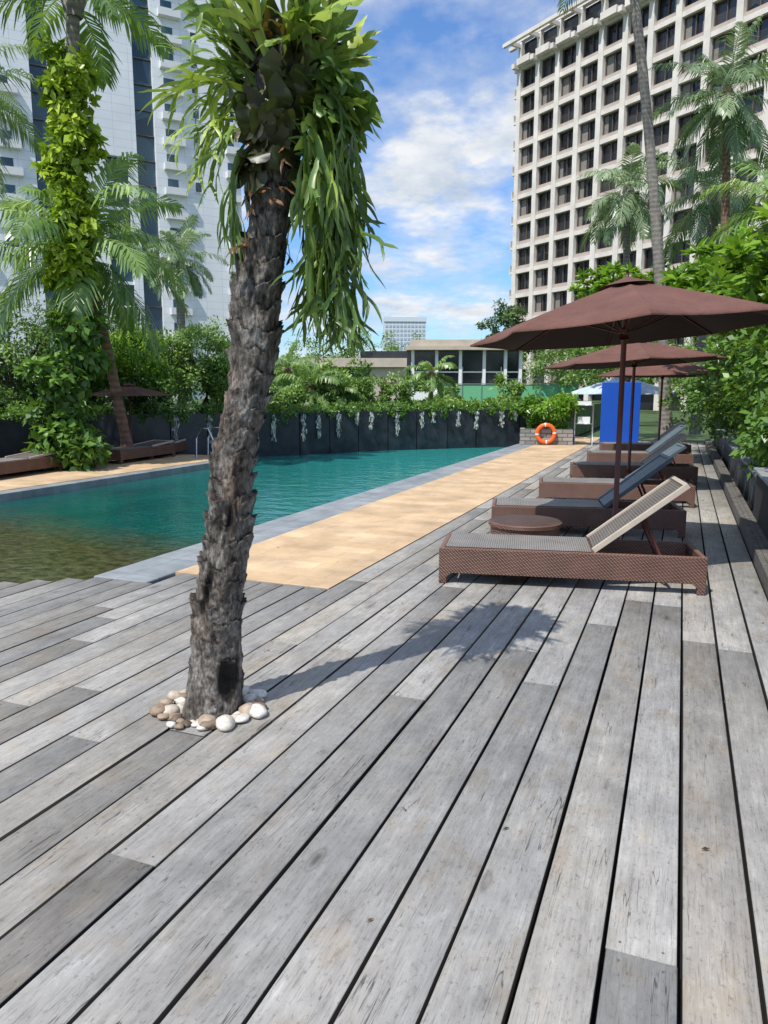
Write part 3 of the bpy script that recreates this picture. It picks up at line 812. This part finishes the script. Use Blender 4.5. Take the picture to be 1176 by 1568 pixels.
def parasol(name,loc,radius,hrim,hap,mat,tilt=0.0,tdir=(1,0),n=8,pole_r=0.024,rot0=0.2,base=True,undersheet=None):
    e=empty(name,loc)
    mb=MB()
    mb.tube([(0,0,0.0),(0,0,hap-0.02)],pole_r,14)
    if base:
        mb.tube([(0,0,0.0),(0,0,0.05),(0,0,0.07),(0,0,0.30)],[0.27,0.27,0.06,0.035],20)
    mb.build('pole',[M_bronze],e)
    can=MB(); rb=MB(); R_=8; Mx=8
    tv=Vector((tdir[0],tdir[1],0)).normalized()
    def T(p):
        k=p[0]*tv.x+p[1]*tv.y
        return (p[0],p[1],p[2]+k*math.tan(tilt))
    H=hap-hrim
    def prof(rho): return hrim+H*(1-rho**1.12)
    def rp(k,rho):
        a=rot0+2*math.pi*k/n
        return Vector((radius*rho*math.cos(a),radius*rho*math.sin(a),prof(rho)))
    for k in range(n):
        vs=[];fs=[]
        for i in range(R_+1):
            rho=0.02+0.98*i/R_
            A=rp(k,rho);B=rp(k+1,rho)
            for j in range(Mx+1):
                s=j/Mx; P=A.lerp(B,s); sg=math.sin(math.pi*s)
                P.z-=0.036*sg*rho*(1-0.5*rho)*2
                if i==R_: P.x*=1-0.06*sg; P.y*=1-0.06*sg; P.z+=0.026*sg
                vs.append(T(P))
        for i in range(R_):
            for j in range(Mx):
                a=i*(Mx+1)+j; fs.append((a,a+Mx+1,a+Mx+2,a+1))
        can.add([(q[0]*0.996,q[1]*0.996,q[2]-0.010) for q in vs],fs,1,True)  # added second sheet that carries the painted underside shade
        o2=len(vs)
        for j in range(Mx+1):
            q=vs[R_*(Mx+1)+j]; vs.append((q[0]*0.999,q[1]*0.999,q[2]-0.014))
        for j in range(Mx):
            a=R_*(Mx+1)+j; fs.append((a,o2+j,o2+j+1,a+1))
        can.add(vs,fs,0,True)
        q=[rp(k,r)-Vector((0,0,0.022)) for r in (0.02,0.3,0.6,0.98)]
        rb.tube([T(p) for p in q],0.008,6)
        m=rp(k,0.5)-Vector((0,0,0.03))
        rb.tube([T(m),(0,0,hrim-0.02)],0.007,6)
    vs=[T((0,0,hap+0.045))];fs=[]
    for k in range(16):
        a=2*math.pi*k/16; vs.append(T((0.17*radius*math.cos(a),0.17*radius*math.sin(a),prof(0.17)+0.025)))
    for k in range(16): fs.append((0,1+k,1+(k+1)%16))
    can.add(vs,fs,0,True)
    can.build('canopy',[mat,undersheet or M_undershade],e)
    rb.tube([(0,0,hrim-0.07),(0,0,hrim+0.02)],0.04,12)
    rb.tube([T((0,0,hap+0.03)),T((0,0,hap+0.10))],[0.018,0.008],8)
    rb.build('ribs',[M_bronze],e)
    return e
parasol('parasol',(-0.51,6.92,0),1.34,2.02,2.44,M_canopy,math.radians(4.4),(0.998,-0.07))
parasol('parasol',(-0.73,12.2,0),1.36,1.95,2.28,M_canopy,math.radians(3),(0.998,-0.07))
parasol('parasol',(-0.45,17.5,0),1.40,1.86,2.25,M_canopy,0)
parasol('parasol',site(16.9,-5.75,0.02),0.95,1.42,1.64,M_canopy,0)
parasol('white_canopy',site(26.5,8.4),1.9,1.45,2.05,M_whitecan,0,n=6,pole_r=0.04,undersheet=M_whitecan)
for (fw,sd,rz) in ((16.4,-5.15,1.75),(15.3,-5.45,1.65),(12.2,-6.65,1.7)):
    lounger(site(fw,sd,0.02),rz,back=0.0)
# lifebuoy on planter
M_or=simple('orange_plastic',(0.80,0.13,0.02),0.4,0.1); M_wh=simple('white_plastic',(0.8,0.8,0.78),0.4,0.05)
pl=empty('stone_planter',(-3.6,21.6,0),math.radians(12))
mb=MB()
mb.box(-0.75,0.75,0,0.16,-0.05,0.45); mb.box(-0.75,0.75,0.9,1.06,-0.05,0.45); mb.box(-0.75,-0.59,0.161,0.899,-0.05,0.45); mb.box(0.59,0.75,0.161,0.899,-0.05,0.45)
mb.build('walls',[M_stone],pl,bevel=0.01)
mb=MB(); mb.box(-0.588,0.588,0.162,0.898,0,0.40); mb.build('soil',[M_soil],pl)
foliage('planter_shrub',[((-3.65,22.15,1.0),(0.95,0.6,0.62),3200,40)],0.14,0.07,L_bright)
lb=empty('lifebuoy',(-3.60,21.50,0.33),math.radians(12))
mb=MB(); nu,nv=40,12;vs=[]
for i in range(nu):
    a=2*math.pi*i/nu
    for k in range(nv):
        b_=2*math.pi*k/nv; rr=0.245+0.06*math.cos(b_)
        vs.append((rr*math.cos(a),0.055*math.sin(b_),rr*math.sin(a)))
mb.v+=vs
for i in range(nu):
    for k in range(nv):
        mb.f.append([i*nv+k,((i+1)%nu)*nv+k,((i+1)%nu)*nv+(k+1)%nv,i*nv+(k+1)%nv])
        mb.m.append(1 if (i%10) in (0,) else 0); mb.s.append(True)
mb.build('ring',[M_or,M_wh],lb)
M_blue=simple('blue_panel_paint',(0.006,0.075,0.42),0.5,0.06,3)
M_steel=simple('steel_grey',(0.35,0.36,0.37),0.35,0.1,metal=0.6)
bb=empty('blue_board',(-2.15,22.2,0),math.radians(14))
mb=MB(); mb.box(-0.02,1.06,0.0,0.05,0.06,1.78); mb.build('panel',[M_blue],bb,bevel=0.01)
mb=MB()
for x0 in (0.0,1.0): mb.box(x0,x0+0.04,0.052,0.09,-0.02,1.80)
mb.box(0.0,1.04,-0.2,0.3,-0.02,0.03)
mb.build('stand',[M_steel],bb)
tr_=empty('towel_rack',(-2.85,21.9,0),math.radians(10))
mb=MB()
for x0 in (0,0.5):
    mb.tube([(x0,0,0),(x0,0.0,1.15)],0.018,8); mb.tube([(x0,0.4,0),(x0,0.4,1.15)],0.018,8)
    for z in (0.2,0.6,1.13): mb.tube([(x0,0,z),(x0,0.4,z)],0.014,6)
for z in (0.2,0.6,1.13):
    mb.tube([(0,0,z),(0.5,0,z)],0.014,6); mb.tube([(0,0.4,z),(0.5,0.4,z)],0.014,6); mb.box(0.02,0.48,0.02,0.38,z-0.012,z+0.006)
mb.box(0.08,0.42,0.06,0.34,0.607,0.80,1); mb.box(0.06,0.44,0.06,0.34,1.137,1.24,1)
mb.build('rack_frame',[M_steel,M_wh],tr_)
ld=empty('pool_ladder',site(16.9,-4.0,0.0))
mb=MB()
for dy in (0,0.45):
    mb.tube([(-0.35,dy,0.0),(-0.33,dy,0.45),(-0.2,dy,0.68),(0.0,dy,0.68),(0.12,dy,0.45),(0.14,dy,-0.4)],0.02,8)
for z in (-0.05,-0.3): mb.tube([(0.13,0,z),(0.13,0.45,z)],0.018,8)
mb.build('rails',[simple('chrome_rail',(0.7,0.7,0.7),0.2,0.05,metal=0.9)],ld)

# ------------------------------------------------------------------ buildings
M_conc = simple('hotel_concrete',(0.68,0.63,0.57),0.85,0.14,0.6)
M_conc2 = simple('hotel_spandrel',(0.44,0.37,0.32),0.85,0.12,0.8)
def glassmat(name,c1,c2,sc=(0.28,0.28,0.30),spec=0.5):
    m,nt,b=newmat(name)
    v=coords(nt,sc); wn=N(nt,'ShaderNodeTexVoronoi'); wn.inputs['Scale'].default_value=1.0; nt.links.new(v,wn.inputs['Vector'])
    n=noisetex(nt,coords(nt),0.8,3)
    sp=N(nt,'ShaderNodeSeparateXYZ'); nt.links.new(wn.outputs['Color'],sp.inputs[0])
    f=math_(nt,'ADD',math_(nt,'MULTIPLY',sp.outputs[0],0.7),math_(nt,'MULTIPLY',n,0.3))
    nt.links.new(ramp(nt,f,[(0.35,c1),(0.85,c2)]),b.inputs['Base Color'])
    b.inputs['Roughness'].default_value=0.12; b.inputs['Specular IOR Level'].default_value=spec
    return m
M_glass=glassmat('dark_window_glass',(0.010,0.012,0.016),(0.05,0.05,0.052))
M_bglass=glassmat('blue_glass',(0.02,0.05,0.075),(0.05,0.11,0.15))
M_frame=simple('window_frame',(0.13,0.10,0.085),0.5,0.1)
M_curt=simple('curtain',(0.22,0.20,0.18),0.9,0.2)

hb=empty('hotel_building',site(108,18.2,-0.6), YAW+math.atan2(-0.848,0.53))
BW=3.6;FH=3.3;NB=17;NF=15;ZB=-1.0
LX=BW*NB; TOP=ZB+FH*NF
core=MB(); core.box(0.1,LX-0.1,0.75,17.9,0,TOP-0.1)
core.build('core',[M_glass],hb)
g=MB()
for i in range(NB+1):
    x0=i*BW
    g.box(x0-0.38,x0+0.38,0.0,0.80,0,TOP-3.3)
for j in range(NF):
    z=ZB+j*FH
    for i in range(NB):
        x0=i*BW+0.38;x1=(i+1)*BW-0.38
        if j>0: g.box(x0,x1,0.10,0.80,z-0.30,z+0.22,0)
        if 0<j<NF-1:
            g.box(x0,x1,0.42,0.80,z+0.22,z+0.75,1)
            g.box(x0+0.0,x0+0.10,0.5,0.80,z+0.75,z+FH-0.30,2)
            g.box(x1-0.10,x1,0.5,0.80,z+0.75,z+FH-0.30,2)
            xm=(x0+x1)/2
            g.box(xm-0.04,xm+0.04,0.55,0.80,z+0.75,z+FH-0.30,2)
            g.box(x0+0.1,x1-0.1,0.5,0.80,z+FH-0.42,z+FH-0.30,2)
            rr=random.random()
            if rr<0.35: g.box(x0+0.1,x0+0.1+U_(0.4,1.0),0.72,0.745,z+0.75,z+FH-0.42,3)
            if rr>0.25 and rr<0.6: g.box(x1-0.1-U_(0.3,0.8),x1-0.1,0.72,0.745,z+0.75,z+FH-0.42,3)
for i in range(NB+1):
    x0=i*BW
    g.box(x0-0.3,x0+0.3,0.1,0.7,TOP-3.3,TOP)
    g.box(x0-0.18,x0+0.18,-1.5,0.09,TOP-0.8,TOP-0.35)
    g.box(x0-0.3,x0+0.3,-1.1,-0.001,TOP-3.6,TOP-3.0)
g.box(-1.2,LX+0.6,-1.95,-1.51,TOP-0.80,TOP-0.35)
g.box(-1.6,-0.31,-0.5,0.04,TOP-0.80,TOP-0.35)
g.box(-0.6,LX+0.6,0.05,0.75,TOP+0.001,TOP+0.4)
for i in range(0,NB,1):
    x0=i*BW
    g.box(x0+0.6,x0+3.0,-1.0,-0.2,TOP-3.4,TOP-2.6)
g.box(-0.1,0.0985,0.80,17.9,0,TOP); g.box(LX-0.0985,LX+0.1,0.80,17.9,0,TOP)
g.box(2,LX-2,4,16,TOP,TOP+3)
for j in range(1,NF):
    z=ZB+j*FH
    g.box(-1.1,-0.39,0.2,2.2,z-0.25,z+0.05); g.box(-1.1,-1.0,0.2,2.2,z+0.051,z+1.0)
g.build('facade',[M_conc,M_conc2,M_frame,M_curt],hb)

M_tile=brickmat('pale_cladding',(0.78,0.80,0.83),(0.81,0.83,0.85),(0.60,0.62,0.65),1.0,2.4,1.1,0.03,0.6,offset=0.0,bstr=0.1,rot=(math.radians(90),0,0),vlo=0.90,vhi=1.05)
ab=empty('apartment_tower',site(93.85,-62.2,-0.6), YAW+math.atan2(0.47,0.88))
HT=66
g=MB()
segs=[(-8,18.9),(21.1,27.6),(30.6,31.8),(34.4,46.5)]
for a,b_ in segs: g.box(a,b_,0,0.9,0,HT)
g.box(27.6,30.6,0.0,0.9,34,HT)
g.box(-8,46.3,0.91,16,0,HT-0.3,1)
g.box(46.3,46.5,0.91,16,0,HT)
for (xa,xb) in ((18.9,21.1),(31.8,34.4)):
    for j in range(20):
        g.box(xa,xb,0.62,0.90,j*FH+1.0,j*FH+1.12,3)
for j in range(10): g.box(27.6,30.6,0.3,0.9,j*FH+0.6,j*FH+1.0,0)
for j in range(1,19):
    z=j*FH
    for xc,w in ((10.6,1.6),(15.8,1.5),(36.9,1.5),(45.3,1.0)):
        if xc==15.8 and (j<6 or j>12): continue
        g.box(xc-w,xc+w,-0.9,-0.002,z,z+0.18,2); g.box(xc-w,xc+w,-0.9,-0.75,z+0.181,z+0.95,2)
        g.box(xc-w,xc-w+0.12,-0.748,-0.002,z+0.181,z+0.95,2); g.box(xc+w-0.12,xc+w,-0.748,-0.002,z+0.181,z+0.95,2)
        g.box(xc-w*0.7,xc+w*0.3,-0.03,-0.004,z+0.2,z+2.2,1)
    if j>8: g.box(39.8,40.6,-0.03,-0.004,z+0.9,z+2.2,1); g.box(39.6,40.8,-0.12,-0.031,z+0.72,z+0.88,2)
    g.box(3,5,-0.03,-0.004,z+0.9,z+2.2,1)
g.build('tower_body',[M_tile,M_bglass,simple('white_balcony',(0.72,0.72,0.72),0.7,0.08),M_frame],ab)

pv=empty('pavilion_building',site(60,-2.0,0.85),YAW)
M_beige=simple('beige_render',(0.50,0.43,0.34),0.8,0.12,1.5)
g=MB()
g.box(0.1,13,0.5,8,0,3.9,1)
for x0 in (4.3,6.2,8.1,10.0,11.7,12.9): g.box(x0-0.12,x0+0.12,0.1,0.49,0.0,4.0,3)
g.box(3.8,13.3,-0.6,8.3,3.95,4.25,0); g.box(4.2,11,-0.2,6,4.26,4.75,0)
g.box(4.0,13.2,-0.1,0.48,0,0.7,3)
g.box(-4.2,3.6,0.0,7,0,2.6,1); g.box(-4.6,3.8,-0.7,7.2,2.61,3.3,0); g.box(0.9,3.75,-0.3,0.48,0.0,2.6,0); g.box(-4.2,-2.2,-0.25,-0.002,0,2.6,0)
g.box(4.3,12.9,0.3,0.48,2.2,2.3,3)
g.build('pavilion_body',[M_beige,M_glass,M_frame,M_wh],pv)

dt=empty('distant_tower',site(400,0.2,-0.6),YAW+0.05)
g=MB(); g.box(0,22,0,14,0,41)
for j in range(16):
    for k in range(11): g.box(0.6+k*1.95,1.9+k*1.95,-0.15,-0.002,5+j*2.2,6.2+j*2.2,1)
g.box(4,18,2,12,41,42.5); g.box(-0.3,22.3,-0.4,-0.152,38.8,41.2,0)
g.build('tower_body',[simple('hazy_white',(0.60,0.64,0.68),0.8,0.05),simple('hazy_window',(0.34,0.42,0.50),0.5,0.1)],dt)

tc_=empty('court_fence',site(50,3.9,0.85),YAW-0.03)
g=MB(); g.box(0,9.0,0,0.04,0,1.15,0)
for k in range(8): g.box(k*1.28,k*1.28+0.05,-0.06,-0.002,0,2.3 if k%2 else 1.5,1)
g.box(0,9,-0.05,-0.002,1.17,1.22,1); g.box(3.5,9,-0.05,-0.002,1.5,1.53,1)
g.build('screen',[simple('green_screen',(0.14,0.42,0.22),0.7,0.1),M_steel],tc_)

# ------------------------------------------------------------------ vegetation
def B(fw,sd,z,r,n,k): 
    p=site(fw,sd,z); return (p,r,n,k)
palm('vine_covered_palm',site(15,-6.25,0),site(15,-5.75,8.7),0.16,15,2.2,L_palm,M_ptrunk,0.8,pairs=38,upmin=-8,lw=0.05)
bl=[]
for i in range(18):
    z=3.7+3.9*i/17; bl.append(B(14.9,-6.15+0.32*(z/8)+U_(-.08,.08),z,(0.34+U_(0,.20),0.42,0.30),300,10))
foliage('climbing_vine',bl,0.20,0.14,L_vine,0.6)
bl=[]
for i in range(8): bl.append(B(14.6+U_(-.4,.4),-6.2+U_(-.45,.45),0.35+0.36*i,(0.66-0.04*i,0.6,0.4),380,14))
foliage('climbing_shrub',bl,0.20,0.13,L_hedge,0.4)
foliage('variegated_shrub',[B(14.3,-6.45+i*0.35,0.40+0.2*(i%2),(0.42,0.4,0.36),380,14) for i in range(3)],0.24,0.12,L_varieg,0.2)
palm('coconut_palm',site(16.4,-5.65,0),site(15.8,-6.15,4.35),0.12,24,2.6,L_palm,M_ptrunk2,1.0,(0.1,0),pairs=42,upmin=-40,lw=0.05,bulge=1.3)
palm('coconut_palm',site(18,-9.9,0),site(17.8,-9.7,8.2),0.13,16,2.4,L_palmg,M_ptrunk,0.9,pairs=34,upmin=-30,lw=0.05)
palm('coconut_palm',site(35,-9.4,0.85),site(35,-9.3,7.5),0.22,22,2.2,L_palmg,M_ptrunk,0.9,pairs=30,upmin=-50,lw=0.06)
mb=MB(); mb.tube([site(20,-7.6,0.8),site(20,-7.55,2.4),site(20,-7.65,3.9)],[0.13,0.10,0.09],12); mb.build('palm_stump',[M_ptrunk])
tree('weeping_tree',site(19.5,-6.4,0.85),[B(18.6,-6.2,2.3,(1.0,1.0,0.8),5500,60),B(19.0,-7.2,2.0,(0.8,0.8,0.8),3000,40)],0.13,0.05,L_bright,0.09,0.9)
tree('shade_tree',site(20.5,-5.0,0.85),[B(20.0,-4.95,2.45,(1.2,1.1,0.95),8000,90),B(20,-4.2,1.9,(0.8,0.8,0.8),3500,40)],0.10,0.05,L_mid,0.10)
tree('shade_tree',site(18,-9.4,0.3),[B(17.5,-9.2,2.2,(1.3,1.2,1.3),6500,80),B(18.5,-7.9,2.4,(1.0,1.0,1.0),4000,50)],0.12,0.06,L_mid,0.12)
tree('shade_tree',site(24,-9.5,0.8),[B(24,-9.5,3.0,(2.4,1.6,1.5),7000,90)],0.14,0.07,L_dark,0.14)
foliage('understorey_shrubs',[B(18.3,-9.2+i*0.9,1.3+U_(-.2,.3),(0.6,0.6,0.6),900,18) for i in range(5)],0.14,0.07,L_dark,0.2)
bl=[]
for i in range(16):
    sd=-4.6+i*0.62; fw=21.2+0.33*i
    tall = sd<1.2
    bl.append(B(fw+U_(-.2,.6),sd,(1.35+U_(-.1,.3)) if tall else 0.98+U_(-.05,.12),(0.55,0.6,(0.45+U_(0,.25)) if tall else 0.30),1200,20))
foliage('garden_shrubs',bl,0.12,0.06,L_mid,0.1)
for (fw,sd,z,l) in ((22.6,-2.2,1.6,1.3),(23.5,-3.0,2.1,1.4),(27,1.7,2.1,1.2),(22.8,-1.2,1.4,0.9)):
    palm('dwarf_palm',site(fw,sd,0.85),site(fw,sd,z),0.09,14,l,L_palm,M_ptrunk2,1.1,pairs=24,upmin=-20,lw=0.05)
bl=[]
for i in range(22):
    sd=-26+i*1.15; fw=36+U_(-2,6)
    bl.append(B(fw,sd,1.7+U_(0,0.8),(1.2,1.2,1.1),1000,16))
for i in range(22):
    sd=-8+i*2.0; fw=76+U_(-3,6)
    bl.append(B(fw,sd,3.6+U_(0,1.8),(2.4,2,2.6),900,20))
bl.append(B(40,6.6,1.5,(0.9,0.9,0.8),900,16)); bl.append(B(38,3.2,1.3,(0.8,0.8,0.6),800,16))
foliage('tree_line',bl,0.26,0.14,L_mid,0.1,None,0.34)
bl=[]
for i in range(14):
    bl.append(B(47+U_(-2,3),11.3+i*1.5,2.4+U_(0,1.4)+0.12*i,(1.6,1.5,1.9),1700,26))
foliage('tree_line',bl,0.22,0.12,L_mid,0.1,None,0.34)
bl=[]
for i in range(50):
    bl.append(B(150+U_(-10,20),-90+i*4.4,3.5+U_(0,4),(5,4,4.5),400,14))
foliage('tree_line',bl,0.9,0.6,L_dark,0.1,None,0.34)
tree('dark_tree',site(70,11.2,0),[B(70,11.2,7.4,(2.1,2.0,1.9),3000,40),B(70,12.6,6.0,(1.5,1.5,1.3),1500,20),B(70,10.2,5.6,(1.3,1.3,1.1),1200,16)],0.32,0.16,L_dark,0.2)
def Wb(x,y,z,r,n,k): return ((x,y,z),r,n,k)
foliage('hedge_shrubs',[Wb(1.55,11.3,1.5,(0.95,1.5,1.1),6500,110),Wb(1.6,14.2,1.7,(1.1,1.6,1.2),6000,90),Wb(1.4,9.4,1.0,(0.5,1.2,0.6),2500,40),
     Wb(1.5,17.2,1.7,(1.2,1.6,1.2),5000,70),Wb(1.2,20.5,1.6,(1.2,1.6,1.1),4500,60),Wb(0.9,23.6,1.6,(1.6,1.4,1.1),3500,50)],0.14,0.08,L_hedge,0.2)
tree('frangipani_tree',(1.8,12.4,0.4),[Wb(1.55,11.8,3.15,(1.25,1.6,0.85),3600,170),Wb(2.0,9.9,3.1,(0.95,1.0,0.9),1900,80)],0.27,0.10,L_bright,0.10,rosette=True)
tree('frangipani_tree',(1.4,16,0.4),[Wb(1.0,15.6,3.35,(1.35,1.5,0.85),3600,160)],0.28,0.10,L_bright,0.10,rosette=True)
tree('frangipani_tree',site(25,7.6,0.0),[B(25,7.9,4.6,(1.6,1.5,1.1),3000,120),B(24.5,9.4,4.4,(1.4,1.4,1.2),2200,80)],0.30,0.12,L_bright,0.12,rosette=True)
palm('tall_palm',site(23,8.75,0),site(23,6.6,15.0),0.17,18,3.2,L_palmg,M_ptrunk,0.8,(0.45,0.1),pairs=30,upmin=-10,lw=0.05)
palm('coconut_palm',site(24,10.9,0),site(24,10.35,10.3),0.15,24,2.4,L_palmg,M_ptrunk2,0.9,pairs=38,upmin=-55,lw=0.05)
palm('coconut_palm',site(32,10.2,0),site(32,10.0,9.6),0.16,22,2.6,L_palmg,M_ptrunk,1.0,pairs=34,upmin=-50,lw=0.055)
palm('coconut_palm',site(27,11.3,0),site(27,11.4,8.2),0.16,20,2.8,L_palmg,M_ptrunk,1.0,pairs=34,upmin=-40,lw=0.055)
palm('coconut_palm',site(22,10.9,0),site(22,11.3,6.6),0.15,18,2.5,L_palm,M_ptrunk,1.0,pairs=34,upmin=-40,lw=0.055)

# ------------------------------------------------------------------ sky, sun, camera
EL=math.radians(58); AZ=math.radians(199)
w=bpy.data.worlds.new('World'); scene.world=w; w.use_nodes=True; nt=w.node_tree
bg=nt.nodes['Background']
sky=N(nt,'ShaderNodeTexSky'); sky.sky_type='NISHITA'; sky.sun_disc=False; sky.sun_elevation=EL; sky.sun_rotation=AZ
sky.air_density=1.2; sky.dust_density=0.4; sky.ozone_density=2.5
tc=N(nt,'ShaderNodeTexCoord'); sp=N(nt,'ShaderNodeSeparateXYZ'); nt.links.new(tc.outputs['Generated'],sp.inputs[0])
zz=math_(nt,'ADD',math_(nt,'MAXIMUM',sp.outputs[2],0.0),0.22)
cb=N(nt,'ShaderNodeCombineXYZ'); nt.links.new(math_(nt,'DIVIDE',sp.outputs[0],zz),cb.inputs[0]); nt.links.new(math_(nt,'DIVIDE',sp.outputs[1],zz),cb.inputs[1])
mp=N(nt,'ShaderNodeMapping'); mp.inputs['Location'].default_value=(7.1,4.6,0.9); nt.links.new(cb.outputs[0],mp.inputs[0])
cn=noisetex(nt,mp.outputs[0],2.1,10,0.60); cn2=noisetex(nt,mp.outputs[0],4.5,5,0.6)
cov=ramp(nt,cn,[(0.41,(0.02,0.02,0.02)),(0.50,(0.36,0.36,0.36)),(0.585,(1,1,1))])
cc=ramp(nt,cn2,[(0.32,(5.8,6.7,8.0)),(0.60,(9.6,9.8,10.1))])
skc=mixc(nt,1.0,sky.outputs[0],(0.95,1.35,1.9),'MULTIPLY')
out=mixc(nt,cov,skc,cc)
nt.links.new(out,bg.inputs['Color']); bg.inputs['Strength'].default_value=0.095
sd=bpy.data.lights.new('sun','SUN'); sd.energy=4.9; sd.angle=math.radians(0.6); sd.color=(1.0,0.955,0.89)
so=bpy.data.objects.new('sun',sd); COL.objects.link(so)
dvec=Vector((-math.sin(AZ)*math.cos(EL),-math.cos(AZ)*math.cos(EL),-math.sin(EL)))
so.rotation_euler=dvec.to_track_quat('-Z','Y').to_euler(); so.location=(0,0,30)

cam=bpy.data.cameras.new('camera'); co=bpy.data.objects.new('camera',cam); COL.objects.link(co)
co.location=(0,0,1.5); co.rotation_euler=(math.radians(90-9.2),0,YAW)
cam.sensor_fit='VERTICAL'; cam.sensor_height=36; cam.lens=26; cam.clip_end=4000; cam.clip_start=0.05
scene.camera=co
scene.view_settings.view_transform='Standard'; scene.view_settings.look='None'; scene.view_settings.exposure=0
